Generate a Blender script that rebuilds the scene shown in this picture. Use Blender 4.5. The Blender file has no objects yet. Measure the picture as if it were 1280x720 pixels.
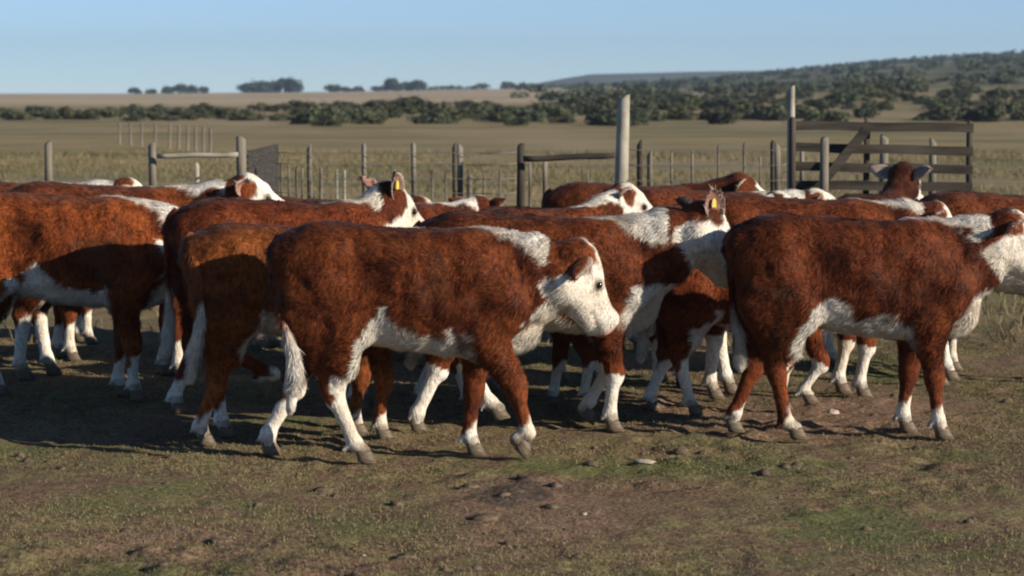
import bpy, math, random
import numpy as np
from mathutils import Vector

# ------------------------------------------------------------------ camera, sky, sun, exposure
FPX = 2860.0            # focal length in pixels of the 1280 px wide picture
CAM_H = 1.62
PITCH = math.atan(248.0 / FPX)
scene = bpy.context.scene
col = scene.collection
cam_data = bpy.data.cameras.new('camera')
cam_data.sensor_width = 36.0
cam_data.lens = 36.0 * FPX / 1280.0
cam_data.clip_start = 0.1
cam_data.clip_end = 9000.0
cam_data.dof.use_dof = True
cam_data.dof.focus_distance = 10.2
cam_data.dof.aperture_fstop = 5.0
cam = bpy.data.objects.new('camera', cam_data)
col.objects.link(cam)
cam.location = (0, 0, CAM_H)
cam.rotation_euler = (math.radians(90) - PITCH, 0, 0)
scene.camera = cam

SUN_EL, SUN_PHI = math.radians(20), math.radians(27)
sd = Vector((math.cos(SUN_EL) * math.cos(SUN_PHI), -math.cos(SUN_EL) * math.sin(SUN_PHI), math.sin(SUN_EL)))
world = bpy.data.worlds.new('World')
scene.world = world
world.use_nodes = True
wn = world.node_tree
bg = wn.nodes['Background']
sky = wn.nodes.new('ShaderNodeTexSky')
sky.sky_type = 'NISHITA'
sky.sun_disc = False
sky.sun_elevation = SUN_EL
sky.sun_rotation = math.atan2(sd.x, sd.y)
sky.air_density = 0.5
sky.dust_density = 0.0
sky.ozone_density = 3.0
wn.links.new(sky.outputs[0], bg.inputs[0])
bg.inputs[1].default_value = 0.091
sun_data = bpy.data.lights.new('sun', 'SUN')
sun_data.energy = 5.0
sun_data.angle = math.radians(0.5)
sun_data.color = (1.0, 0.89, 0.74)
sun = bpy.data.objects.new('sun', sun_data)
col.objects.link(sun)
sun.rotation_euler = sd.to_track_quat('Z', 'Y').to_euler()
scene.view_settings.view_transform = 'Standard'
scene.view_settings.look = 'None'
scene.view_settings.gamma = 1.0
scene.view_settings.exposure = 0.53
scene.render.engine = 'CYCLES'
scene.cycles.use_denoising = True
scene.cycles.filter_width = 2.1
scene.cycles.max_bounces = 5
scene.cycles.diffuse_bounces = 1
scene.cycles.volume_bounces = 0

rng = np.random.default_rng(7)
random.seed(7)


def gx(px, D):
    return (px - 640.0) / FPX * D


def zof(py, D):
    """height of a picture row at ground distance D"""
    return CAM_H - D * math.tan(PITCH + math.atan((py - 360.0) / FPX))


# ------------------------------------------------------------------ noise
def _hash(i, j, k, seed):
    h = (i.astype(np.uint32) * np.uint32(374761393) + j.astype(np.uint32) * np.uint32(668265263)
         + k.astype(np.uint32) * np.uint32(2147483647) + np.uint32(seed * 974711 + 13))
    h = (h ^ (h >> np.uint32(13))) * np.uint32(1274126177)
    h = h ^ (h >> np.uint32(16))
    return (h & np.uint32(0xffff)).astype(np.float32) / 65535.0


def vnoise(p, scale, seed=0):
    q = np.asarray(p, dtype=np.float64) * scale + 1000.0
    i = np.floor(q).astype(np.int64)
    f = q - i
    f = f * f * (3 - 2 * f)
    r = 0
    for a in (0, 1):
        for b in (0, 1):
            for c in (0, 1):
                w = (f[:, 0] if a else 1 - f[:, 0]) * (f[:, 1] if b else 1 - f[:, 1]) * (f[:, 2] if c else 1 - f[:, 2])
                r = r + w * _hash(i[:, 0] + a, i[:, 1] + b, i[:, 2] + c, seed)
    return r * 2 - 1


def fbm(p, scale, seed=0, o=3):
    r, a = 0, 1.0
    for k in range(o):
        r = r + a * vnoise(p, scale * 2 ** k, seed + k * 17)
        a *= 0.5
    return r


def sstep(a, b, x):
    t = np.clip((x - a) / (b - a), 0, 1)
    return t * t * (3 - 2 * t)


# ------------------------------------------------------------------ object helpers
def link(o, parent=None):
    col.objects.link(o)
    if parent is not None:
        o.parent = parent
    return o


def tag(o, label=None, cat=None, group=None, kind=None):
    if label:
        o['label'] = label
    if cat:
        o['category'] = cat
    if group:
        o['group'] = group
    if kind:
        o['kind'] = kind
    return o


def np_mesh(name, V, F, mat=None, smooth=True):
    """V (n,3), F (m,k) all faces of the same size"""
    V = np.asarray(V, dtype=np.float32)
    F = np.asarray(F, dtype=np.int32)
    me = bpy.data.meshes.new(name)
    me.vertices.add(len(V))
    me.vertices.foreach_set('co', V.ravel())
    k = F.shape[1]
    me.loops.add(F.size)
    me.loops.foreach_set('vertex_index', F.ravel())
    me.polygons.add(len(F))
    me.polygons.foreach_set('loop_start', np.arange(0, F.size, k, dtype=np.int32))
    me.polygons.foreach_set('use_smooth', np.full(len(F), smooth))
    me.update(calc_edges=True)
    if mat:
        me.materials.append(mat)
    return me


def set_attr(me, name, C):
    a = me.attributes.new(name, 'FLOAT_COLOR', 'POINT')
    C = np.asarray(C, dtype=np.float32)
    if C.shape[1] == 3:
        C = np.concatenate([C, np.ones((len(C), 1), np.float32)], 1)
    a.data.foreach_set('color', C.ravel())


def obj(name, me, parent=None, loc=None, rot=None):
    o = bpy.data.objects.new(name, me)
    link(o, parent)
    if loc is not None:
        o.location = loc
    if rot is not None:
        o.rotation_euler = rot
    return o


def empty(name, loc=(0, 0, 0), rz=0):
    o = bpy.data.objects.new(name, None)
    o.empty_display_size = 0.1
    link(o)
    o.location = loc
    o.rotation_euler = (0, 0, rz)
    return o


def copy_tree(o, parent=None):
    c = o.copy()
    col.objects.link(c)
    c.parent = parent
    for ch in list(o.children):
        copy_tree(ch, c)
    return c


# ------------------------------------------------------------------ materials
def new_mat(name):
    m = bpy.data.materials.new(name)
    m.use_nodes = True
    nt = m.node_tree
    return m, nt, nt.nodes['Principled BSDF']


def nd(nt, t, **kw):
    n = nt.nodes.new(t)
    for k, v in kw.items():
        setattr(n, k, v)
    return n


def noise_node(nt, vec, scale, detail=3, rough=0.55, dist=0.0):
    n = nd(nt, 'ShaderNodeTexNoise')
    n.inputs['Scale'].default_value = scale
    n.inputs['Detail'].default_value = detail
    n.inputs['Roughness'].default_value = rough
    n.inputs['Distortion'].default_value = dist
    if vec is not None:
        nt.links.new(vec, n.inputs['Vector'])
    return n.outputs['Fac']


def ramp(nt, fac, a, b):
    r = nd(nt, 'ShaderNodeMapRange')
    r.inputs['From Min'].default_value = a
    r.inputs['From Max'].default_value = b
    nt.links.new(fac, r.inputs['Value'])
    return r.outputs['Result']


def mix(nt, fac, a, b, mode='MIX'):
    m = nd(nt, 'ShaderNodeMix', data_type='RGBA', blend_type=mode)
    for s, v in ((m.inputs['Factor'], fac), (m.inputs['A'], a), (m.inputs['B'], b)):
        if isinstance(v, (int, float)):
            s.default_value = v
        elif isinstance(v, tuple):
            s.default_value = (*v, 1.0)
        else:
            nt.links.new(v, s)
    return m.outputs['Result']


def scaled(nt, vec, s):
    m = nd(nt, 'ShaderNodeMapping')
    m.inputs['Scale'].default_value = s
    nt.links.new(vec, m.inputs['Vector'])
    return m.outputs['Vector']


def bump(nt, bs, h, strength, dist):
    b = nd(nt, 'ShaderNodeBump')
    b.inputs['Strength'].default_value = strength
    b.inputs['Distance'].default_value = dist
    nt.links.new(h, b.inputs['Height'])
    nt.links.new(b.outputs[0], bs.inputs['Normal'])


def coat_material(name, hair):
    m, nt, bs = new_mat(name)
    at = nd(nt, 'ShaderNodeAttribute', attribute_name='coat')
    sp = nd(nt, 'ShaderNodeSeparateColor')
    nt.links.new(at.outputs['Color'], sp.inputs[0])
    tc = nd(nt, 'ShaderNodeTexCoord').outputs['Object']
    oi = nd(nt, 'ShaderNodeObjectInfo')
    n1 = noise_node(nt, tc, 9, 3)
    n2 = noise_node(nt, scaled(nt, tc, (1, 1, .55)), 60, 3, .6, .8)
    n3 = noise_node(nt, tc, 3.0, 2)
    br = mix(nt, ramp(nt, n2, .34, .66), (.046, .0082, .0022), (.22, .052, .0115))
    br = mix(nt, ramp(nt, n1, .35, .75), br, mix(nt, 0.30, br, (.27, .085, .024)))
    n5 = noise_node(nt, tc, 5.0, 3, .6, .5)
    br = mix(nt, ramp(nt, n5, .42, .66), br, mix(nt, 1.0, br, (.42, .38, .38), 'MULTIPLY'))
    br = mix(nt, 1.0, br, oi.outputs['Color'], 'MULTIPLY')
    wh = mix(nt, ramp(nt, n2, .3, .6), (.50, .44, .35), (.84, .79, .70))
    wh = mix(nt, ramp(nt, n3, .45, .8), wh, (.50, .40, .28))
    c = mix(nt, sp.outputs[0], br, wh)
    c = mix(nt, sp.outputs[1], c, (.50, .26, .20))       # bare skin, muzzle, inner ear
    c = mix(nt, sp.outputs[2], c, (.075, .048, .028))      # mud and dark places
    if hair:
        c = mix(nt, at.outputs['Alpha'], mix(nt, 1.0, c, (.80, .78, .76), 'MULTIPLY'), c)
    nt.links.new(c, bs.inputs['Base Color'])
    bs.inputs['Roughness'].default_value = .62 if hair else .8
    bs.inputs['Specular IOR Level'].default_value = .12
    bs.inputs['Sheen Weight'].default_value = .05
    bs.inputs['Sheen Roughness'].default_value = .5
    if not hair:
        bump(nt, bs, n2, .5, .02)
    return m


M_COAT = coat_material('cow_coat', False)
M_HAIR = coat_material('cow_hair', True)


def simple(name, c, rough=.7, spec=.3, c2=None, scale=20, bmp=0.0, stretch=(1, 1, 1)):
    m, nt, bs = new_mat(name)
    bs.inputs['Roughness'].default_value = rough
    bs.inputs['Specular IOR Level'].default_value = spec
    if c2:
        tc = nd(nt, 'ShaderNodeTexCoord').outputs['Object']
        n = noise_node(nt, scaled(nt, tc, stretch), scale, 4, .6)
        nt.links.new(mix(nt, ramp(nt, n, .35, .65), c, c2), bs.inputs['Base Color'])
        if bmp:
            bump(nt, bs, n, .6, bmp)
    else:
        bs.inputs['Base Color'].default_value = (*c, 1)
    return m


M_EYE = simple('eye_dark', (.012, .008, .006), .12, .6)
M_HOOF = simple('hoof_horn', (.06, .045, .03), .55, .3, (.17, .125, .08), 30, .004, (1, 1, 4))
M_TAG = simple('ear_tag_yellow', (.50, .42, .06), .6, .3)
M_WOOD = simple('weathered_wood', (.09, .078, .060), .9, .15, (.25, .225, .18), 14, .01, (1, 1, .12))
M_WOODR = simple('weathered_rail', (.028, .024, .020), .9, .15, (.075, .064, .052), 14, .01, (.12, 1, 1))
M_PALE = simple('pale_wood', (.24, .22, .17), .9, .15, (.40, .37, .30), 14, .01, (.3, 1, .3))
M_DARKW = simple('dark_wood', (.032, .027, .022), .9, .15, (.085, .072, .058), 14, .01, (1, 1, .12))
M_WIRE = simple('fence_wire', (.16, .15, .14), .5, .5)
M_MESHP = simple('netting', (.06, .055, .050), .9, .1, (.13, .12, .11), 60)
M_TRUNK = simple('bark', (.05, .04, .03), .9, .1, (.10, .08, .06), 3)
M_CLOD = simple('mud_clod', (.060, .044, .032), .95, .1, (.16, .118, .082), 30, .01)
M_STONE = simple('pale_stone', (.30, .26, .20), .9, .2, (.42, .37, .29), 30, .005)

# ------------------------------------------------------------------ cow: signed distance field -> surface
H_A = (0.46, 0.26, 0.09)


class Field:
    def __init__(self, lo, hi, h):
        self.h = h
        self.ax = [np.arange(lo[i], hi[i], h, dtype=np.float32) for i in range(3)]
        self.D = np.full([len(a) for a in self.ax], 1.0, np.float32)

    def sub(self, lo, hi):
        s = []
        for i in range(3):
            a = int(np.searchsorted(self.ax[i], lo[i]))
            b = int(np.searchsorted(self.ax[i], hi[i]))
            s.append(slice(max(a, 0), max(b, a + 1)))
        s = tuple(s)
        X = self.ax[0][s[0]][:, None, None]
        Y = self.ax[1][s[1]][None, :, None]
        Z = self.ax[2][s[2]][None, None, :]
        return s, X, Y, Z

    def union(self, s, d, k):
        D = self.D[s]
        hh = np.maximum(k - np.abs(D - d), 0) / k
        self.D[s] = np.minimum(D, d) - hh * hh * k * .25

    def carve(self, c, r, k=.015):
        lo = [c[i] - r - .05 for i in range(3)]
        hi = [c[i] + r + .05 for i in range(3)]
        s, X, Y, Z = self.sub(lo, hi)
        d = -(np.sqrt((X - c[0]) ** 2 + (Y - c[1]) ** 2 + (Z - c[2]) ** 2) - r)
        D = self.D[s]
        hh = np.maximum(k - np.abs(D - d), 0) / k
        self.D[s] = np.maximum(D, d) + hh * hh * k * .25

    def cone(self, a, b, ra, rb, k=.04, sy=1.0):
        a = np.asarray(a, float)
        b = np.asarray(b, float)
        m = max(ra, rb) + k + .02
        lo = np.minimum(a, b) - m
        hi = np.maximum(a, b) + m
        s, X, Y, Z = self.sub(lo, hi)
        if X.size == 0 or Y.size == 0 or Z.size == 0:
            return
        self.union(s, cone_d(X, Y, Z, a, b, ra, rb, sy), k)

    def surface(self):
        D = self.D
        nx, ny, nz = D.shape
        ins = D < 0
        cy, cz = ny - 1, nz - 1
        ncell = (nx - 1) * cy * cz
        S = np.zeros((ncell, 3))
        N = np.zeros(ncell)
        quads = []
        for ax in range(3):
            sl0 = [slice(None)] * 3
            sl1 = [slice(None)] * 3
            sl0[ax] = slice(0, -1)
            sl1[ax] = slice(1, None)
            A = ins[tuple(sl0)]
            B = ins[tuple(sl1)]
            idx = np.argwhere(A != B)
            o = [i for i in range(3) if i != ax]
            lim = D.shape
            ok = (idx[:, o[0]] >= 1) & (idx[:, o[0]] < lim[o[0]] - 1) & (idx[:, o[1]] >= 1) & (idx[:, o[1]] < lim[o[1]] - 1)
            idx = idx[ok]
            i1 = idx.copy()
            i1[:, ax] += 1
            v0 = D[tuple(idx.T)]
            v1 = D[tuple(i1.T)]
            t = v0 / (v0 - v1)
            P = idx.astype(float)
            P[:, ax] += t
            cs = []
            for da, db in ((-1, -1), (0, -1), (0, 0), (-1, 0)):
                c = idx.copy()
                c[:, o[0]] += da
                c[:, o[1]] += db
                ci = (c[:, 0] * cy + c[:, 1]) * cz + c[:, 2]
                cs.append(ci)
                for q in range(3):
                    S[:, q] += np.bincount(ci, weights=P[:, q], minlength=ncell)
                N += np.bincount(ci, minlength=ncell)
            Q = np.stack(cs, 1)
            fl = ins[tuple(idx.T)]
            if ax == 1:
                fl = ~fl
            Q[~fl] = Q[~fl][:, ::-1]
            quads.append(Q)
        used = np.nonzero(N)[0]
        remap = np.full(ncell, -1)
        remap[used] = np.arange(len(used))
        V = S[used] / N[used][:, None] * self.h + np.array([a[0] for a in self.ax])
        F = remap[np.concatenate(quads)]
        return V, F


def cone_d(X, Y, Z, a, b, ra, rb, sy=1.0):
    ba = np.asarray(b, float) - np.asarray(a, float)
    L2 = max(float(ba @ ba), 1e-9)
    px, py, pz = X - a[0], Y - a[1], Z - a[2]
    t = np.clip((px * ba[0] + py * ba[1] + pz * ba[2]) / L2, 0, 1)
    dx, dy, dz = px - t * ba[0], (py - t * ba[1]) / sy, pz - t * ba[2]
    d = np.sqrt(dx * dx + dy * dy + dz * dz)
    r = ra + (rb - ra) * t
    return (d - r) * (.5 + .5 * sy if sy < 1 else 1.0)


def ik(a, b, l1, l2, sign):
    """joint between a and b in the x-z plane (plus y interpolation); sign +1 bends forward"""
    a, b = np.array(a, float), np.array(b, float)
    d = b - a
    L = np.linalg.norm(d)
    if L >= (l1 + l2) * .999:
        return a + d * l1 / (l1 + l2)
    x = (l1 * l1 - l2 * l2 + L * L) / (2 * L)
    h = math.sqrt(max(l1 * l1 - x * x, 0))
    u = d / L
    n = np.array([-u[2], 0, u[0]])
    if n[0] * sign < 0:
        n = -n
    return a + u * x + n * h


TORSO = np.array([
    # x, ztop, zbot, halfwidth
    [-.02, .940, .80, .045], [.02, .985, .70, .115], [.08, 1.025, .62, .165], [.16, 1.043, .555, .195],
    [.30, 1.036, .535, .196], [.45, 1.022, .500, .212], [.60, 1.014, .476, .218], [.74, 1.008, .462, .206],
    [.86, .995, .462, .185], [.95, .965, .49, .150], [1.02, .92, .535, .115], [1.07, .86, .60, .06]])


def calf_mesh(P, h):
    """one continuous body surface plus its ears; returns V, F, coat colours, hair flow, and joints"""
    rs = np.random.default_rng(P['seed'])
    lo = (-.32, -.36, -.02)
    hi = (1.75, .50, 1.42)
    if abs(P['hyaw']) > 30:
        hi = (1.75, .62, 1.42)
    fld = Field(lo, hi, h)
    # torso
    X, Y, Z = fld.ax[0][:, None, None], fld.ax[1][None, :, None], fld.ax[2][None, None, :]
    T = TORSO.copy()
    T[:, 3] *= P.get('girth', 1.0)
    xx = np.clip(fld.ax[0], T[0, 0], T[-1, 0])
    zt, zb, w = (np.interp(xx, T[:, 0], T[:, i]) for i in (1, 2, 3))
    kern = np.ones(9) / 9
    nn = len(zt)
    zt, zb, w = (np.convolve(np.pad(q, 4, 'edge'), kern, 'valid')[:nn] for q in (zt, zb, w))
    zc = ((zt + zb) * .5)[:, None, None]
    hh = ((zt - zb) * .5)[:, None, None]
    w = np.maximum(w, .02)[:, None, None]
    e = 2.35
    q = (np.abs(Y / w) ** e + np.abs((Z - zc) / hh) ** e) ** (1 / e)
    d = (q - 1) * np.minimum(w, hh)
    over = np.maximum(T[0, 0] - X, 0) + np.maximum(X - T[-1, 0], 0)
    d = d + over
    fld.union((slice(None),) * 3, d.astype(np.float32), .03)
    limbs = []
    for s in (-1, 1):                       # hook bones, pin bones, loin edge
        fld.cone((.20, s * .155, .925), (.27, s * .145, .93), .050, .040, .05)
        fld.cone((.0, s * .075, .90), (.02, s * .08, .88), .045, .045, .04)
        fld.carve((.36, s * .345, .83), .165, .05)
        fld.carve((.10, s * .315, .93), .135, .05)
        fld.carve((.735, s * .345, .80), .150, .05)
    # ---- hind legs
    for i, s in ((0, -1), (1, 1)):
        L = P['hind'][i]
        hoof = np.array([L[0], s * L[3] if len(L) > 3 else s * .11, L[1]])
        tilt = L[2]            # pastern lean: + hoof in front of fetlock
        fet = hoof + np.array([-.095 * math.sin(tilt), 0, .095 * math.cos(tilt)])
        sx = .24 + .28 * (hoof[0] - .1)
        sx = min(max(sx, .20), .36)
        st = np.array([sx, s * .150, .60])
        hk = ik(st, fet, .305, .24, -1)
        hk[1] = s * .115
        fld.cone((.15, s * .095, .86), st, .158, .096, .05, .62)
        fld.cone((.045, s * .075, .90), (.10, s * .115, .63), .085, .09, .05, .9)
        fld.cone((.10, s * .12, .68), (st + hk) / 2, .10, .062, .05, .75)
        fld.cone(st + np.array([-.02, 0, .02]), hk + np.array([.01, 0, .03]), .090, .044, .045, .72)
        fld.cone((.13, s * .12, .60), hk + np.array([-.018, 0, .02]), .08, .032, .04, .7)
        fld.cone(hk + np.array([-.008, 0, .015]), hk + np.array([.004, 0, -.03]), .050, .042, .02, .72)
        fld.cone(hk, fet, .038, .030, .02, .85)
        fld.cone(fet, fet + np.array([0, 0, .004]), .037, .035, .015, .95)
        fld.cone(fet, hoof + np.array([-.004, 0, .05]), .028, .033, .015)
        for q in (-1, 1):
            fld.cone(fet + np.array([-.030, q * .016, -.012]), fet + np.array([-.046, q * .018, -.028]), .011, .008, .006)
        limbs.append(dict(kind='hind', s=s, pts=[st, hk, fet, hoof]))
    # ---- fore legs
    for i, s in ((0, -1), (1, 1)):
        L = P['fore'][i]
        hoof = np.array([L[0], s * L[3] if len(L) > 3 else s * .10, L[1]])
        tilt = L[2]
        fet = hoof + np.array([-.09 * math.sin(tilt), 0, .09 * math.cos(tilt)])
        el = np.array([.87 + .12 * (hoof[0] - .9), s * .125, .55])
        kn = ik(el, fet, .275, .19, 1)
        fld.cone((.80, s * .085, .885), (.98, s * .115, .69), .10, .105, .05, .62)
        fld.cone((.98, s * .115, .69), el, .105, .085, .05, .7)
        fld.cone((.78, s * .12, .68), el, .10, .075, .05, .6)
        fld.cone(el + np.array([0, 0, .03]), kn, .082, .044, .04, .78)
        fld.cone(kn + np.array([.006, 0, .02]), kn + np.array([.006, 0, -.02]), .045, .040, .02, .9)
        fld.cone(kn, fet, .033, .028, .02)
        fld.cone(fet, fet + np.array([0, 0, .004]), .035, .033, .015)
        fld.cone(fet, hoof + np.array([-.004, 0, .05]), .027, .032, .015)
        for q in (-1, 1):
            fld.cone(fet + np.array([-.028, q * .016, -.012]), fet + np.array([-.044, q * .018, -.028]), .011, .008, .006)
        limbs.append(dict(kind='fore', s=s, pts=[el, kn, fet, hoof]))
    # ---- head frame
    yaw, pit = math.radians(P['hyaw']), math.radians(P['hpitch'])
    f = np.array([math.cos(pit) * math.cos(yaw), math.cos(pit) * math.sin(yaw), -math.sin(pit)])
    u = np.array([0, 0, 1.0]) - f[2] * f
    u /= np.linalg.norm(u)
    rl = math.radians(P.get('hroll', 0))
    c0 = np.cross(u, f)
    u = u * math.cos(rl) + c0 * math.sin(rl)
    c = np.cross(u, f)
    po = np.array(P['poll'], float)

    def hp(a, b, cc):
        return po + f * a + u * b + c * cc
    ground = []
    thr = hp(.07, -.19, 0)
    # ---- neck
    wi = np.array([.80, 0, .87])
    pm = (wi + po) * .5 + np.array([.02, 0, P.get('crest', .02)])
    n1 = hp(.02, -.08, 0)
    fld.cone(wi, pm - np.array([0, 0, .10]), .125, .112, .06, .85)
    fld.cone(pm - np.array([0, 0, .10]), n1 - np.array([0, 0, .02]), .112, .092, .05, .88)
    ch = np.array([.98, 0, .74])
    tm = (ch + thr) * .5 + np.array([.01, 0, -.005])
    fld.cone(ch, tm, .165, .135, .07, .76)
    fld.cone(tm, thr + u * .04, .135, .095, .06, .78)
    fld.cone((.90, 0, .87), (ch + thr) * .5 + np.array([0, 0, .12]), .12, .11, .06, .8)
    fld.cone((1.02, 0, .56), (ch * .55 + thr * .45) + np.array([.0, 0, -.07]), .07, .045, .06, .55)
    fld.cone((.88, 0, .50), (1.05, 0, .58), .06, .075, .06, .8)
    # ---- head
    K = P.get('hk', 1.0)

    def H(a, b, cc):
        return hp(a * K, b * K, cc * K)
    fld.cone(H(.035, -.075, 0), H(.10, -.085, 0), .080 * K, .086 * K, .04)
    fld.cone(H(.03, -.028, 0), H(.10, -.035, 0), .040 * K, .045 * K, .04)
    fld.cone(H(.12, -.085, 0), H(.30, -.082, 0), .078 * K, .050 * K, .03, 1)
    fld.cone(H(.12, -.06, 0), H(.29, -.058, 0), .040 * K, .026 * K, .03, 1)
    for s in (-1, 1):
        fld.cone(H(.06, -.172, s * .035), H(.25, -.135, s * .015), .072 * K, .038 * K, .04)
        fld.cone(H(.130, -.050, s * .055), H(.155, -.055, s * .055), .026 * K, .022 * K, .02)
    fld.cone(H(.305, -.072, .018), H(.305, -.072, -.018), .045 * K, .045 * K, .025)
    fld.cone(H(.318, -.108, .016), H(.318, -.108, -.016), .036 * K, .036 * K, .025)
    fld.cone(H(.275, -.145, 0), H(.305, -.140, 0), .026 * K, .024 * K, .02)
    for s in (-1, 1):
        fld.carve(H(.352, -.058, s * .034), .014 * K, .012)
    # neck skin noise
    V, F = fld.surface()
    # ---- coat pattern on V
    W, PK, MU = coat_pattern(V, P, limbs, hp, H, f, u, c, po, K)
    # hair flow
    flow = np.tile(np.array([-.75, 0, -.55]), (len(V), 1))
    rel = V - po
    ah = rel @ f
    bh = rel @ u
    ch_ = rel @ c
    inhead = (ah > 0.0) & (ah < .42) & (np.abs(ch_) < .13) & (bh < .04) & (bh > -.22)
    flow[inhead] = (-u * .6 + f * .25) * (.62 if P.get('hairy', 0) == 0 else .8)
    flow[V[:, 2] < .42] = np.array([0, 0, -1.0])
    # ---- ears
    ears_at = []
    for s, (ea, eb) in zip((-1, 1), P.get('ears', ((.0, -.15), (.0, -.15)))):
        base = H(.015, -.062, s * .062)
        out = c * s * 1.0 - f * (.35 + ea) + u * (eb)
        if s in P.get('earout', {}):
            out = np.array(P['earout'][s], float)
        out /= np.linalg.norm(out)
        opn = f * .55 + u * .12 - c * s * .1 + np.array([0, 0, -.25]) + np.array(P.get('earopen', (0, 0, 0)), float)
        opn -= out * (opn @ out)
        opn /= np.linalg.norm(opn)
        sd_ = np.cross(out, opn)
        nu, nv = 12, 7
        G = np.zeros((2, nu, nv, 3))
        C = np.zeros((2, nu, nv, 3))
        for iu in range(nu):
            t = iu / (nu - 1)
            wdt = .050 * K * (math.sin(math.pi * min(t * .88 + .12, 1.0)) ** .7) * (1 if t < .98 else .2)
            for iv in range(nv):
                v = iv / (nv - 1) * 2 - 1
                cup = .030 * (v * v) * (1 - t * .6)
                p = base + out * (t * .155 * K - .02) + sd_ * v * wdt + opn * (cup - .012 + .004) - np.array([0, 0, 1]) * (.018 * t * t)
                G[0, iu, iv] = p + opn * .003
                G[1, iu, iv] = p - opn * .005 * (1 - abs(v) ** 3)
                C[0, iu, iv] = (.55 if abs(v) > .7 else .05, .65 if abs(v) < .7 else .2, .25 * (1 - t) if abs(v) < .5 else 0)
                C[1, iu, iv] = (P.get('earwhite', 0.0) + (.5 if abs(v) > .9 else 0), 0, 0)
        n0 = len(V)
        V = np.concatenate([V, G.reshape(-1, 3)])
        W = np.concatenate([W, C[..., 0].ravel()])
        PK = np.concatenate([PK, C[..., 1].ravel()])
        MU = np.concatenate([MU, C[..., 2].ravel()])
        flow = np.concatenate([flow, np.tile(out, (2 * nu * nv, 1))])
        Q = []
        for iu in range(nu - 1):
            for iv in range(nv - 1):
                a0 = n0 + iu * nv + iv
                Q.append((a0, a0 + nv, a0 + nv + 1, a0 + 1))
                b0 = a0 + nu * nv
                Q.append((b0, b0 + 1, b0 + nv + 1, b0 + nv))
        for iu in range(nu - 1):
            for iv in (0, nv - 1):
                a0 = n0 + iu * nv + iv
                b0 = a0 + nu * nv
                Q.append((a0, b0, b0 + nv, a0 + nv) if iv == 0 else (a0, a0 + nv, b0 + nv, b0))
        for iv in range(nv - 1):
            a0 = n0 + (nu - 1) * nv + iv
            b0 = a0 + nu * nv
            Q.append((a0, b0, b0 + 1, a0 + 1))
        F = np.concatenate([F, np.array(Q)])
        ears_at.append((base + out * .075 * K, out, opn))
    eyes = [H(.145, -.058, s * .0755) for s in (-1, 1)]
    return V, F, np.stack([W, PK, MU], 1), flow, limbs, eyes, ears_at, (f, u, c)


def seg_t(V, a, b):
    ba = b - a
    t = np.clip(((V - a) @ ba) / max(ba @ ba, 1e-9), 0, 1)
    d = np.linalg.norm(V - (a + t[:, None] * ba), axis=1)
    return t, d


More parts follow.
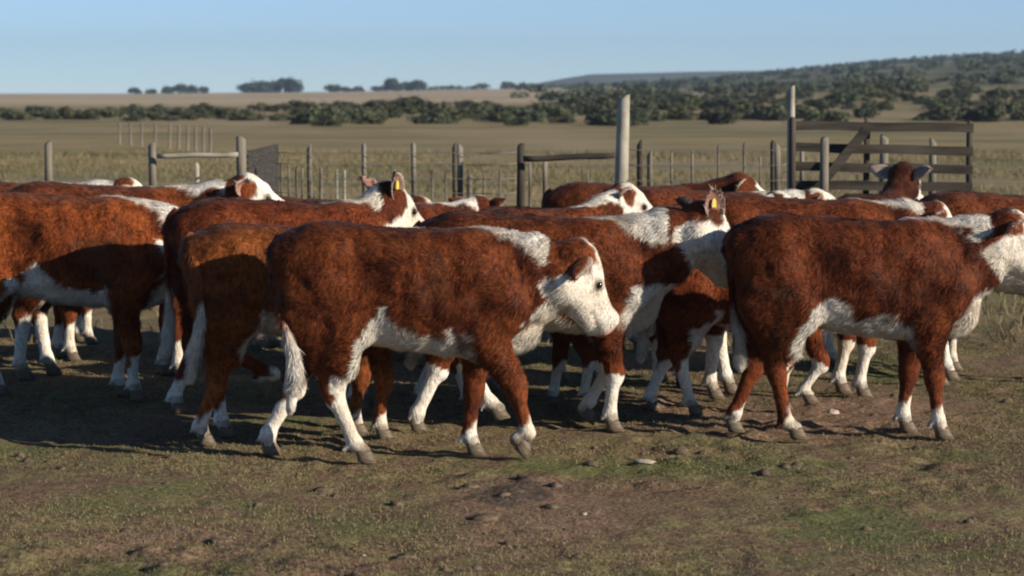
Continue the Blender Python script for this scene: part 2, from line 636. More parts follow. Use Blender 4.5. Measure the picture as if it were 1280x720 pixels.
def coat_pattern(V, P, limbs, hp, H, f, u, c, po, K):
    sdn = P['seed'] * 7
    n1 = fbm(V, 9, sdn, 3)
    n2 = fbm(V, 32, sdn + 5, 2)
    nz = n1 * .032 + n2 * .026
    W = np.zeros(len(V))
    x, y, z = V.T
    soft = .010
    # belly
    be = np.array(P.get('belly', [(.20, .38), (.31, .40), (.37, .58), (.46, .705), (.53, .62), (.62, .575), (.76, .565), (.845, .60), (.87, .48), (.93, .42)]))
    edge = np.interp(x, be[:, 0], be[:, 1])
    inb = (x > .22) & (x < 1.0)
    W = np.maximum(W, np.where(inb, sstep(soft, -soft, z - edge + nz), 0))
    # brisket and dewlap
    br = P.get('brisket', .12)
    dline = x - np.interp(z, [.40, .52, .66, .80], [1.03, 1.045, 1.12, 1.30]) + br * .25
    W = np.maximum(W, np.where((z < .70) & (x > .9), sstep(-soft, soft, dline + nz), 0))
    # crest
    if P.get('crestw', .042) > 0:
        x0, x1 = P.get('crestx', (.76, 1.17))
        top = np.interp(x, [x0, .86, po[0]], [1.02, .985, po[2] - .015])
        top = top + P.get('crest', .02) * np.sin(np.clip((x - .84) / max(po[0] - .84, .1), 0, 1) * math.pi)
        cw = P.get('crestw', .042) * np.interp(x, [x0, x0 + .12, x1], [.1, .45, 1.9])
        yc = np.interp(x, [.84, po[0]], [0, po[1]])
        W = np.maximum(W, np.where((x > x0) & (x < x1), sstep(soft, -soft, (top - z) - cw + nz * .8) * sstep(.012, -.012, np.abs(y - yc) - P.get('crestw', .042) / .042 * np.interp(x, [x0, .92, x1], [.02, .05, .13]) + nz * .5), 0))
    # head
    rel = V - po
    a, b, cc = rel @ f / K, rel @ u / K, rel @ c / K
    head = (a > -.03) & (a < .45) & (np.abs(cc) < .15) & (b > -.26) & (b < .06)
    hw = sstep(-soft, soft, a - P.get('face', .035) + nz * .7 + np.where(b < -.10, -.0 + (-.10 - b) * .25, 0) - np.clip(.05 - np.abs(cc), -.02, .05) * -.4)
    eb = np.sqrt((a - .02) ** 2 + (b + .07) ** 2 + (np.abs(cc) - .07) ** 2)
    hw = hw * sstep(P.get('earred', .045), P.get('earred', .045) + .025, eb + nz * .5)
    if P.get('eyepatch', 0):
        ed = np.sqrt((a - .145) ** 2 + (b + .06) ** 2 + (np.abs(cc) - .07) ** 2)
        hw = hw * sstep(P['eyepatch'], P['eyepatch'] + .02, ed + nz * .5)
    throat = np.where(b < -.14, sstep(-soft, soft, a - .02 + nz), 0)
    W = np.where(head, np.maximum(W * (a > -.03) * (hw > 0) , hw), W)
    # poll tuft
    if P.get('polltuft', 1):
        pt = sstep(.055, .035, np.sqrt((a - .02) ** 2 + (b + .0) ** 2 + cc ** 2) + nz * .5)
        W = np.maximum(W, np.where(head, pt, 0))
    # upper fore limb stays red
    for l in limbs:
        if l['kind'] == 'fore':
            el, k = l['pts'][0], l['pts'][1]
            tq, dq = seg_t(V, el + (el - k) * .3, k)
            out = np.abs(y) > .06
            W = np.where(out & (z < .62) & (z > k[2] - .1), W * sstep(.07, .11, dq + nz * .6), W)
    # legs
    MU = np.zeros(len(V))
    for i, l in enumerate(limbs):
        k, ft, hf = l['pts'][1], l['pts'][2], l['pts'][3]
        t1, d1 = seg_t(V, k, ft)
        t2, d2 = seg_t(V, ft, hf)
        near = np.minimum(d1, d2) < .075
        sock = P.get('sock', (.1, .1, .45, .5))[i]
        tt = np.where(d1 < d2, t1, 1 + t2)
        axx = np.where(d1 < d2, (k + t1[:, None] * (ft - k))[:, 0], ft[0])
        lw = sstep(-.06, .06, tt - sock + nz * 3.5 + np.clip(x - axx, -.03, .03) * 6)
        W = np.where(near & (tt > 0.0), np.maximum(lw, 0), W)
        MU = np.where(near & (tt > 1.0), np.clip((tt - .45) * .5 + n2 * .45 + .05, 0, .8), MU)
        if l['kind'] == 'hind' and P.get('stripe', 1):
            st = l['pts'][0]
            ta, da = seg_t(V, st, k)
            tb, db = seg_t(V, k, ft)
            onleg = (np.minimum(da, db) < .13) & (np.sign(y) == l['s']) & (z < .62)
            cx = np.where(da < db, (st + ta[:, None] * (k - st))[:, 0], (k + tb[:, None] * (ft - k))[:, 0])
            off = np.where(da < db, .075 - .048 * ta, .020)
            W = np.maximum(W, np.where(onleg, sstep(-soft, soft, (x - cx) - off + nz * .6), 0))
        # inside of the legs paler
    # muzzle skin
    PK = np.where(head, sstep(.318, .345, a + n2 * .006) * .85, 0)
    for s in (-1, 1):
        nd_ = np.linalg.norm(V - H(.352, -.058, s * .034), axis=1)
        MU = np.maximum(MU, sstep(.028, .014, nd_) * .95)
        ed = np.linalg.norm(V - H(.145, -.058, s * .079), axis=1)
        MU = np.maximum(MU, sstep(.034, .020, ed) * .8)
    mouth = np.where(head & (a > .22), sstep(.011, .004, np.abs(b + .122 + .0)), 0)
    MU = np.maximum(MU, mouth * .7)
    # dung and mud on the rump and lower body
    MU = np.maximum(MU, np.clip(fbm(V, 5, sdn + 9, 3) - .75, 0, .35))
    return np.clip(W, 0, 1), PK, MU


def vert_normals(V, F):
    a, b, c, d = (V[F[:, i]] for i in range(4))
    n = np.cross(c - a, d - b)
    N = np.zeros_like(V)
    for i in range(4):
        for q in range(3):
            N[:, q] += np.bincount(F[:, i], weights=n[:, q], minlength=len(V))
    N /= np.maximum(np.linalg.norm(N, axis=1), 1e-12)[:, None]
    return N, np.linalg.norm(n, axis=1) * .5


def hair_mesh(name, V, F, N, area, C, flow, n, seed, L=.030, w=.0016, lift=.42, wavy=1.0):
    r = np.random.default_rng(seed)
    cum = np.cumsum(area)
    fi = np.minimum(np.searchsorted(cum, r.random(n) * cum[-1]), len(F) - 1)
    u, v = r.random(n)[:, None], r.random(n)[:, None]
    q = F[fi]
    bl = lambda A: (A[q[:, 0]] * (1 - u) * (1 - v) + A[q[:, 1]] * u * (1 - v) + A[q[:, 2]] * u * v + A[q[:, 3]] * (1 - u) * v)
    p, nn, cc, fl = bl(V), bl(N), bl(C), bl(flow)
    nn /= np.maximum(np.linalg.norm(nn, axis=1), 1e-9)[:, None]
    g = np.stack([vnoise(p, 17, seed + i) for i in range(3)], 1) + .4 * np.stack([vnoise(p, 45, seed + 10 + i) for i in range(3)], 1)
    fn = np.clip(np.linalg.norm(fl, axis=1) / .85, .4, 1.0)
    fl = fl / np.maximum(np.linalg.norm(fl, axis=1), 1e-6)[:, None] * .93
    d = fl + g * .75 * wavy * (.4 + .6 * fn[:, None]) + r.normal(0, .11, (n, 3))
    d -= nn * (d * nn).sum(1)[:, None]
    d /= np.maximum(np.linalg.norm(d, axis=1), 1e-9)[:, None]
    lf = lift * (.6 + .8 * (vnoise(p, 28, seed + 3) * .5 + .5))
    white = cc[:, 0]
    skin = cc[:, 1]
    low = sstep(.42, .30, p[:, 2])
    ln = L * (.6 + .7 * r.random(n)) * fn * (1 - .68 * low) * (1 - .75 * np.clip(skin * 1.3, 0, 1)) * (1 + .35 * sstep(.62, .50, p[:, 2]) * (1 - low))
    d1 = d + nn * lf[:, None]
    d1 /= np.linalg.norm(d1, axis=1)[:, None]
    sd_ = np.cross(d1, nn)
    sd_ /= np.maximum(np.linalg.norm(sd_, axis=1), 1e-9)[:, None]
    ww = (w * (.7 + .6 * r.random(n)))[:, None]
    root = p - nn * .003
    midp = root + d1 * ln[:, None] * .55
    d2 = d * 1.0 + nn * .12 + g * .35
    d2 /= np.linalg.norm(d2, axis=1)[:, None]
    tip = midp + d2 * ln[:, None] * .5
    VV = np.stack([root - sd_ * ww, root + sd_ * ww, midp + sd_ * ww * .8, midp - sd_ * ww * .8, tip], 1).reshape(-1, 3)
    b = np.arange(n)[:, None] * 5
    tris = np.concatenate([b + np.array([[0, 1, 2]]), b + np.array([[0, 2, 3]]), b + np.array([[3, 2, 4]])], 1).reshape(-1, 3)
    me = np_mesh(name, VV, tris, M_HAIR, True)
    CC = np.concatenate([cc, np.clip(r.random(n) * 1.2, 0, 1)[:, None]], 1)
    set_attr(me, 'coat', np.repeat(CC, 5, 0))
    nrm = np.repeat(nn + r.normal(0, .10, (n, 3)) + d * .12 * 0, 5, 0)
    nrm /= np.linalg.norm(nrm, axis=1)[:, None]
    me.normals_split_custom_set_from_vertices(nrm.astype(np.float32))
    return me


def tube(path, radii, seg=10):
    path = np.asarray(path, float)
    V, F = [], []
    n = len(path)
    for i in range(n):
        t = path[min(i + 1, n - 1)] - path[max(i - 1, 0)]
        t /= np.linalg.norm(t)
        a = np.cross(t, [0, 1, 0.01])
        a /= np.linalg.norm(a)
        b = np.cross(t, a)
        for k in range(seg):
            an = 2 * math.pi * k / seg
            V.append(path[i] + radii[i] * (a * math.cos(an) + b * math.sin(an)))
    for i in range(n - 1):
        for k in range(seg):
            k2 = (k + 1) % seg
            F.append((i * seg + k, i * seg + k2, (i + 1) * seg + k2, (i + 1) * seg + k))
    c0, c1 = len(V), len(V) + 1
    V.append(path[0])
    V.append(path[-1])
    for k in range(seg):
        k2 = (k + 1) % seg
        F.append((c0, k2, k, k))
        F.append((c1, (n - 1) * seg + k, (n - 1) * seg + k2, (n - 1) * seg + k2))
    return np.array(V), np.array(F)


def poly_mesh(name, V, F, mat, smooth=True):
    me = bpy.data.meshes.new(name)
    me.from_pydata([tuple(map(float, v)) for v in V], [], [tuple(dict.fromkeys(int(i) for i in f)) for f in F])
    for p in me.polygons:
        p.use_smooth = smooth
    me.materials.append(mat)
    me.update()
    return me


def spline(pts, n):
    pts = np.asarray(pts, float)
    m = len(pts)
    out = []
    for i in range(n):
        t = i / (n - 1) * (m - 1)
        k = min(int(t), m - 2)
        q = t - k
        p0, p1, p2, p3 = pts[max(k - 1, 0)], pts[k], pts[k + 1], pts[min(k + 2, m - 1)]
        out.append(.5 * ((2 * p1) + (-p0 + p2) * q + (2 * p0 - 5 * p1 + 4 * p2 - p3) * q * q + (-p0 + 3 * p1 - 3 * p2 + p3) * q ** 3))
    return np.array(out)


def hoof_mesh():
    """cloven hoof: two claws, toe forward (+x), ground at z=0"""
    V, F = [], []
    for s in (-1, 1):
        n0 = len(V)
        prof = [(0.0, 1.0), (.018, .97), (.040, .88), (.058, .74)]
        seg = 12
        for zz, sc in prof:
            for k in range(seg):
                an = 2 * math.pi * k / seg
                cx = math.cos(an)
                ex = .048 if cx > 0 else .030
                V.append((.008 + ex * sc * cx - zz * .35, s * (.019 + .0) + .0165 * sc * math.sin(an) * (1 - .25 * max(cx, 0)), zz))
        for i in range(len(prof) - 1):
            for k in range(seg):
                k2 = (k + 1) % seg
                F.append((n0 + i * seg + k, n0 + i * seg + k2, n0 + (i + 1) * seg + k2, n0 + (i + 1) * seg + k))
        F.append([n0 + k for k in range(seg)][::-1])
        F.append([n0 + (len(prof) - 1) * seg + k for k in range(seg)])
    return poly_mesh('hoof', V, F, M_HOOF)


HOOF = hoof_mesh()
EYE = None


def eye_mesh():
    global EYE
    if EYE is None:
        V, F = [], []
        n, m = 12, 8
        for i in range(m + 1):
            for k in range(n):
                th, ph = math.pi * i / m, 2 * math.pi * k / n
                V.append((.0165 * math.sin(th) * math.cos(ph), .0165 * math.sin(th) * math.sin(ph), .0165 * math.cos(th)))
        for i in range(m):
            for k in range(n):
                k2 = (k + 1) % n
                F.append((i * n + k, (i + 1) * n + k, (i + 1) * n + k2, i * n + k2))
        EYE = poly_mesh('eye', V, F, M_EYE)
    return EYE


def tag_mesh():
    V, F = [], []
    out = [(-.006, .0), (.006, 0), (.011, -.012), (.013, -.042), (-.013, -.042), (-.011, -.012)]
    for t in (-.0015, .0015):
        for a, b in out:
            V.append((t, a, b))
    n = len(out)
    F.append(list(range(n))[::-1])
    F.append([n + i for i in range(n)])
    for i in range(n):
        j = (i + 1) % n
        F.append((i, j, n + j, n + i))
    return poly_mesh('ear_tag', V, F, M_TAG, False)


TAGM = tag_mesh()
DEF = dict(seed=1, girth=1.0, poll=(1.30, 0, 1.10), hyaw=0, hpitch=45,
           hind=[(.16, 0, .25), (.10, 0, .25)], fore=[(.92, 0, .2), (.88, 0, .2)])


def calf(label, px, D, yaw, scale, color=(1, 1, 1), hairs=30000, h=.0125, tagged=0, tail=None, cat='calf', **kw):
    P = dict(DEF)
    P.update(kw)
    V, F, C, flow, limbs, eyes, ears, fr = calf_mesh(P, h)
    # lumpy, woolly surface
    N, area = vert_normals(V, F)
    body = V[:, 2] > .35
    V = V + N * ((vnoise(V, 24, P['seed']) * .0035 + vnoise(V, 11, P['seed'] + 2) * .0055 + np.sin(V[:, 0] * 62 + 2 * V[:, 2]) * .0012 * sstep(.4, .5, V[:, 0]) * sstep(.85, .8, V[:, 0])) * np.where(body, 1, .35))[:, None]
    N, area = vert_normals(V, F)
    root = empty('calf', (gx(px, D), D, 0), math.radians(yaw))
    root.scale = (scale, scale, scale)
    tag(root, label, cat, 'red and white calves of the herd')
    me = np_mesh('body', V, F, M_COAT)
    set_attr(me, 'coat', C)
    b = obj('body', me, root)
    b.color = (*color, 1)
    hm = hair_mesh('woolly_coat', V, F, N, area, C, flow, hairs, P['seed'] + 50)
    o = obj('woolly_coat', hm, root)
    o.color = (*color, 1)
    for l in limbs:
        hf, ft = l['pts'][3], l['pts'][2]
        ho = obj('hoof', HOOF, root, hf)
        dv = hf - ft
        an = math.atan2(dv[0], -dv[2])
        tl = max(min(an - .30, 1.2), -1.2)
        if hf[2] < .02:
            tl = 0
        ho.rotation_euler = (0, -tl, 0)
    for e in eyes:
        obj('eye', eye_mesh(), root, e)
    for s in range(2):
        if tagged & (s + 1):
            p, out, opn = ears[s]
            tg = obj('ear_tag', TAGM, root, p + opn * .012 + np.array([0, 0, .005]))
            tg.rotation_euler = (0, 0, math.atan2(opn[1], opn[0]))
    # tail
    tp = spline(tail or [(.0, 0, .985), (-.045, 0, .93), (-.055, 0, .78), (-.05, 0, .60), (-.05, 0, .44), (-.06, .01, .30)], 22)
    rad = [.026 - .014 * min(i / 12, 1) for i in range(22)]
    rad = [r_ if i < 12 else .012 + .014 * math.sin((i - 12) / 9 * math.pi * .8) for i, r_ in enumerate(rad)]
    TV, TF = tube(tp, rad, 10)
    TF4 = TF
    tN, tA = vert_normals(TV, TF4)
    tt = np.repeat(np.linspace(0, 1, 22), 10)
    tt = np.concatenate([tt, [0, 1]])
    tw = sstep(.56, .68, tt)
    tC = np.stack([tw, tw * 0, tw * .1], 1)
    tm = poly_mesh('tail', TV, TF, M_COAT)
    set_attr(tm, 'coat', tC)
    t_ = obj('tail', tm, root)
    t_.color = (*color, 1)
    tfl = np.tile(tp[-1] - tp[12], (len(TV), 1))
    tfl /= np.linalg.norm(tfl[0])
    thm = hair_mesh('tail_hair', TV, TF4, tN, tA * (.3 + tw[TF4[:, 0]] * 2.0), tC, tfl, max(hairs // 18, 400), P['seed'] + 90, L=.060, w=.0016, lift=.11, wavy=.35)
    th = obj('tail_hair', thm, t_)
    th.color = (*color, 1)
    return root


def pose(px0, D, yaw, scale, pxs):
    return [(p - px0) / (FPX / D) / scale / math.cos(math.radians(yaw)) for p in pxs]

# ------------------------------------------------------------------ ground and far country
SKY = np.array([(-900, 118), (-200, 117), (166, 117), (400, 115), (540, 113), (700, 110), (830, 106), (930, 99),
                (1000, 92), (1060, 86), (1114, 81), (1400, 62), (2400, 24)], float)


def terrain(X, Y):
    X = np.asarray(X, float)
    Y = np.asarray(Y, float)
    px = 640 + FPX * X / np.maximum(Y, 60)
    ys = np.interp(px, SKY[:, 0], SKY[:, 1])
    top = CAM_H + (112 - ys) / FPX * 860
    t = sstep(110, 860, Y) * .45 + np.clip((Y - 110) / 750, 0, 1) * .55
    z = np.where(Y > 110, t * top, 0)
    z = z - np.clip(Y - 900, 0, 4000) * .012
    P3 = np.stack([X.ravel(), Y.ravel(), 0 * X.ravel()], 1)
    z = z + (fbm(P3, .02, 5, 2).reshape(X.shape) * .5 * sstep(150, 400, Y) * sstep(200, 900, px))
    return z


def axis_pts(a, b, step, lo, hi, g):
    c = list(np.arange(a, b + step * .5, step))
    s = step
    x = c[-1]
    while x < hi:
        s *= g
        x += s
        c.append(x)
    s = step
    x = c[0]
    pre = []
    while x > lo:
        s *= g
        x -= s
        pre.append(x)
    return np.array(pre[::-1] + c)


xs = axis_pts(-3.8, 3.8, .035, -2500, 2500, 1.07)
ys = axis_pts(7.2, 13.5, .03, -60, 2600, 1.045)
GX, GY = np.meshgrid(xs, ys, indexing='ij')
GZ = terrain(GX, GY)
P3 = np.stack([GX.ravel(), GY.ravel(), 0 * GX.ravel()], 1)
near = (sstep(40, 16, GY) * sstep(30, 6, np.abs(GX))).ravel()
b1 = fbm(P3, 1.6, 31, 3)
b2 = np.abs(fbm(P3, 7, 33, 3))
b3 = fbm(P3, 16, 35, 2)
amp = .35 + .65 * sstep(-.3, .5, fbm(P3, .8, 37, 2))
GZ = GZ + ((b1 * .014 + (b2 - .4) * .025 * amp + b3 * .006 * amp - .004) * near).reshape(GX.shape)


def ground_z(x, y):
    i = np.clip(np.searchsorted(xs, x), 1, len(xs) - 1)
    j = np.clip(np.searchsorted(ys, y), 1, len(ys) - 1)
    u = (x - xs[i - 1]) / (xs[i] - xs[i - 1])
    v = (y - ys[j - 1]) / (ys[j] - ys[j - 1])
    return (GZ[i - 1, j - 1] * (1 - u) * (1 - v) + GZ[i, j - 1] * u * (1 - v) + GZ[i, j] * u * v + GZ[i - 1, j] * (1 - u) * v)


def ground_material():
    m, nt, bs = new_mat('pasture')
    pos = nd(nt, 'ShaderNodeNewGeometry').outputs['Position']
    sx = nd(nt, 'ShaderNodeSeparateXYZ')
    nt.links.new(pos, sx.inputs[0])
    Y = sx.outputs[1]
    nbig = noise_node(nt, pos, 1.1, 4, .6)
    nmid = noise_node(nt, pos, 5.5, 5, .62)
    nfine = noise_node(nt, pos, 45, 4, .7)
    nred = noise_node(nt, pos, .9, 3, .6, .6)
    olive = mix(nt, ramp(nt, nfine, .35, .65), (.085, .072, .030), (.275, .225, .115))
    earth = mix(nt, ramp(nt, nfine, .35, .65), (.070, .043, .026), (.235, .15, .10))
    green = mix(nt, ramp(nt, nfine, .35, .65), (.062, .068, .026), (.18, .175, .075))
    pen = mix(nt, ramp(nt, nmid, .42, .62), olive, earth)
    pen = mix(nt, ramp(nt, nred, .56, .68), pen, earth)
    pen = mix(nt, ramp(nt, nbig, .54, .66), pen, green)

    def patch(cx, cy, rx, ry, base, over):
        mp = nd(nt, 'ShaderNodeMapping')
        mp.inputs['Location'].default_value = (-cx / rx, -cy / ry, 0)
        mp.inputs['Scale'].default_value = (1 / rx, 1 / ry, 0)
        nt.links.new(pos, mp.inputs['Vector'])
        ln = nd(nt, 'ShaderNodeVectorMath', operation='LENGTH')
        nt.links.new(mp.outputs[0], ln.inputs[0])
        ad = nd(nt, 'ShaderNodeMath', operation='MULTIPLY_ADD')
        nt.links.new(nmid, ad.inputs[0])
        ad.inputs[1].default_value = 2.6
        ad.inputs[2].default_value = -1.3
        sm = nd(nt, 'ShaderNodeMath', operation='ADD')
        nt.links.new(ln.outputs['Value'], sm.inputs[0])
        nt.links.new(ad.outputs[0], sm.inputs[1])
        return mix(nt, ramp(nt, sm.outputs[0], 1.15, .75), base, over)
    red = mix(nt, ramp(nt, nfine, .35, .65), (.095, .056, .036), (.30, .20, .13))
    dung = mix(nt, ramp(nt, nfine, .35, .65), (.045, .032, .022), (.16, .12, .09))
    pen = patch(gx(665, 8.75), 8.75, .34, .75, pen, red)
    pen = patch(gx(640, 9.1), 9.1, .16, .30, pen, dung)
    pen = patch(gx(225, 8.1), 8.1, .35, .35, pen, red)
    pen = patch(gx(1000, 11.6), 11.6, .9, 1.0, pen, red)
    pen = patch(gx(830, 9.75), 9.75, .75, .28, pen, green)
    pen = patch(gx(1085, 8.4), 8.4, .28, .40, pen, green)
    # open pasture behind the pens
    st = scaled(nt, pos, (.35, 1.0, 1.0))
    f1 = noise_node(nt, st, .16, 5, .65)
    f2 = noise_node(nt, st, 1.3, 5, .7)
    f3 = noise_node(nt, scaled(nt, pos, (.25, .06, 1)), .35, 3, .6)
    field = mix(nt, ramp(nt, f2, .35, .68), (.175, .135, .062), (.40, .31, .155))
    field = mix(nt, ramp(nt, f1, .42, .66), field, (.125, .125, .062))
    field = mix(nt, ramp(nt, f3, .45, .7), field, (.32, .25, .155))
    far_l = mix(nt, ramp(nt, noise_node(nt, scaled(nt, pos, (.02, .012, 1)), 1.2, 3), .4, .65), (.44, .34, .22), (.33, .28, .17))
    scrub = mix(nt, ramp(nt, noise_node(nt, scaled(nt, pos, (.06, .03, 1)), 1.0, 4, .65), .42, .6), (.085, .095, .048), (.20, .18, .105))
    sxr = ramp(nt, sx.outputs[0], 10, 45)
    far = mix(nt, sxr, far_l, scrub)
    c = mix(nt, ramp(nt, Y, 15.5, 19), pen, field)
    c = mix(nt, ramp(nt, Y, 205, 260), c, far)
    nt.links.new(c, bs.inputs['Base Color'])
    bs.inputs['Roughness'].default_value = .95
    bs.inputs['Specular IOR Level'].default_value = .1
    bump(nt, bs, nfine, .6, .02)
    return m


idx = np.arange(len(xs) * len(ys)).reshape(len(xs), len(ys))
F = np.stack([idx[:-1, :-1], idx[1:, :-1], idx[1:, 1:], idx[:-1, 1:]], -1).reshape(-1, 4)
gme = np_mesh('ground', np.stack([GX, GY, GZ], -1).reshape(-1, 3), F, ground_material())
tag(obj('ground', gme), 'trampled olive and brown pasture running to the skyline', 'ground', kind='structure')

# a distant blue ridge, beyond everything
RX = np.linspace(-900, 1500, 160)
RY = np.array([1500, 1700, 1900, 2500])
RXX, RYY = np.meshgrid(RX, RY, indexing='ij')
pxr = 640 + FPX * RXX / RYY
prof = np.interp(pxr, [-200, 500, 640, 735, 800, 900, 1400], [-30, -30, 2, 20, 22, 26, 40])
RZ = prof * np.array([0, .5, .62, .6])[None, :] + np.array([-30, 0, 0, 0])[None, :] + fbm(np.stack([RXX.ravel(), RYY.ravel(), 0 * RXX.ravel()], 1), .004, 3, 2).reshape(RXX.shape) * 2
idx = np.arange(RXX.size).reshape(RXX.shape)
F = np.stack([idx[:-1, :-1], idx[1:, :-1], idx[1:, 1:], idx[:-1, 1:]], -1).reshape(-1, 4)
M_HILL = simple('far_hill', (.06, .075, .045), .95, .05, (.12, .12, .07), .01)
tag(obj('hills', np_mesh('hills', np.stack([RXX, RYY, RZ], -1).reshape(-1, 3), F, M_HILL)), 'low blue ridge on the far horizon', 'hills', kind='structure')


# ------------------------------------------------------------------ foliage
def leaf_material():
    m, nt, bs = new_mat('scrub_leaves')
    at = nd(nt, 'ShaderNodeAttribute', attribute_name='tint')
    oi = nd(nt, 'ShaderNodeObjectInfo')
    c = mix(nt, at.outputs['Fac'], (.034, .048, .026), (.090, .102, .054))
    c = mix(nt, 1.0, c, oi.outputs['Color'], 'MULTIPLY')
    nt.links.new(c, bs.inputs['Base Color'])
    bs.inputs['Roughness'].default_value = .8
    bs.inputs['Specular IOR Level'].default_value = .15
    return m


M_LEAF = leaf_material()


def leaves(centres, radii, n, size, r, squash=.8):
    """leaf-clump triangles spread through the volume of several lobes"""
    centres = np.asarray(centres, float)
    radii = np.asarray(radii, float)
    k = r.choice(len(centres), n, p=radii ** 2 / (radii ** 2).sum())
    d = r.normal(size=(n, 3))
    d /= np.linalg.norm(d, axis=1)[:, None]
    rad = radii[k] * (.55 + .5 * r.random(n) ** .7)
    p = centres[k] + d * rad[:, None] * np.array([1, 1, squash])
    p[:, 2] = np.maximum(p[:, 2], .03)
    u = r.normal(size=(n, 3))
    u /= np.linalg.norm(u, axis=1)[:, None]
    v = np.cross(u, d + r.normal(0, .4, (n, 3)))
    v /= np.maximum(np.linalg.norm(v, axis=1), 1e-6)[:, None]
    s = (size * (.5 + r.random(n)))[:, None]
    V = np.stack([p - u * s, p + v * s * .8, p + u * s, p - v * s * .8], 1).reshape(-1, 3)
    F = np.arange(n * 4).reshape(-1, 4)
    t = np.clip(vnoise(p, 1.2 / max(radii.mean(), .1), 3) * .5 + .5 + r.normal(0, .22, n), 0, 1)
    return V, F, np.repeat(t, 4)


def foliage_mesh(name, V, F, t):
    me = np_mesh(name, V, F, M_LEAF, False)
    a = me.attributes.new('tint', 'FLOAT', 'POINT')
    a.data.foreach_set('value', t.astype(np.float32))
    return me


def trunk_mesh(name, H, R, r, spread):
    V, F = [], []
    off = 0
    for i in range(5):
        if i == 0:
            path = [(0, 0, -.3), (.02 * H, 0, H * .3), (0, .02 * H, H * .62)]
            rad = [R, R * .8, R * .4]
        else:
            an = r.random() * 6.28
            z0 = H * (.18 + .08 * i)
            path = [(0, 0, z0), (spread * .35 * math.cos(an), spread * .35 * math.sin(an), z0 + H * .18), (spread * .7 * math.cos(an), spread * .7 * math.sin(an), z0 + H * .38)]
            rad = [R * .5, R * .35, R * .15]
        v, f = tube(path, rad, 6)
        V.append(v)
        F += [[off + int(q) for q in ff] for ff in f]
        off += len(v)
    return poly_mesh(name, np.concatenate(V), F, M_TRUNK)


def plant_proto(name, H, Wd, lobes, n, leaf, seed, squash=.8, tree=False):
    r = np.random.default_rng(seed)
    cs, rs_ = [], []
    for i in range(lobes):
        a = r.random() * 6.28
        q = Wd * .5 * math.sqrt(r.random()) * .72
        hh = H * ((.42 + .36 * r.random()) if tree else (.18 + .45 * r.random())) * (1 - .3 * q / (Wd * .5))
        cs.append((q * math.cos(a), q * math.sin(a), hh))
        rs_.append(min(Wd, H * 1.1) * (.17 + .12 * r.random()))
    V, F, t = leaves(cs, rs_, n, leaf, r, squash)
    root = empty(name)
    obj('crown', foliage_mesh('crown', V, F, t), root)
    obj('trunk', trunk_mesh('trunk', H, H * .035, r, Wd * .5), root)
    return root


used_proto = set()


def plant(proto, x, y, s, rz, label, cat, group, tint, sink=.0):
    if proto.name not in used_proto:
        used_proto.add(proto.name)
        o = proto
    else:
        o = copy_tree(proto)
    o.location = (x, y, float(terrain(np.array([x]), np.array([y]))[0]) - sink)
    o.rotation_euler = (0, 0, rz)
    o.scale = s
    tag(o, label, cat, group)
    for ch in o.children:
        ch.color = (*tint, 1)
    return o


shrubs = [plant_proto('shrub', 1.7, 3.0, 11, 1100, .10, 100 + i) for i in range(4)]
bigtree = [plant_proto('tree', 5.0, 6.0, 16, 1500, .26, 120 + i) for i in range(3)]
rp = np.random.default_rng(44)


def tint():
    b = .75 + rp.random() * .6
    return (b * (.95 + .25 * rp.random()), b, b * (.9 + .2 * rp.random()))


k = 0
belts = [
    # px range, distance range, count, size range, label
    (-60, 420, 118, 175, 66, (.36, .66), 'low green shrub in the thin scrub belt across the left of the pasture'),
    (380, 800, 102, 200, 84, (.40, .85), 'dark rounded shrub in the thick scrub belt behind the middle fence posts'),
    (740, 1340, 108, 260, 100, (.40, .95), 'bushy green shrub at the foot of the slope behind the timber gate')]
for a, b, d0, d1, n, sz, lab in belts:
    for i in range(n):
        px = a + (b - a) * (i + rp.random()) / n
        D = d0 + (d1 - d0) * rp.random() ** 1.1
        s = sz[0] + (sz[1] - sz[0]) * rp.random()
        sc = s * (.75 + D / 500)
        plant(shrubs[k % 4], gx(px, D), D, (sc * (1 + .5 * rp.random()), sc * 1.2, sc * (.65 + .35 * rp.random())), rp.random() * 6.28,
              lab, 'shrub', lab.split(' ', 2)[2], tint(), .1)
        k += 1
# trees that stand alone on the left skyline
groves = [
    ([(170, 11, .5), (190, 9, .5)], 'dark low tree at the far left end of the skyline'),
    ([(212, 14, .5), (228, 16, .55), (243, 15, .5), (256, 13, .45)], 'dark tree in the low flat grove left of the tallest grove'),
    ([(312, 17, .75), (326, 21, .85), (341, 22, .9), (356, 24, .95), (368, 24, .85)], 'dark tree in the tallest grove on the left skyline'),
    ([(416, 15, .6), (432, 9, .5), (448, 10, .5)], 'small dark tree on the skyline right of the tallest grove'),
    ([(472, 11, .5), (488, 22, .75), (497, 14, .5)], 'tall bushy tree beside the square tree clump on the skyline'),
    ([(510, 18, .6), (522, 18, .6)], 'tree of the small square clump on the skyline')]
for lst, lab in groves:
    for px, hp_, w in lst:
        D = 830 + rp.random() * 25
        Hh = hp_ / FPX * D
        s = Hh / 4.2
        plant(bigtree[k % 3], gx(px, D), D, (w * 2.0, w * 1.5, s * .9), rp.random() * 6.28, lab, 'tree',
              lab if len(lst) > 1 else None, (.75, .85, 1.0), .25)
        k += 1
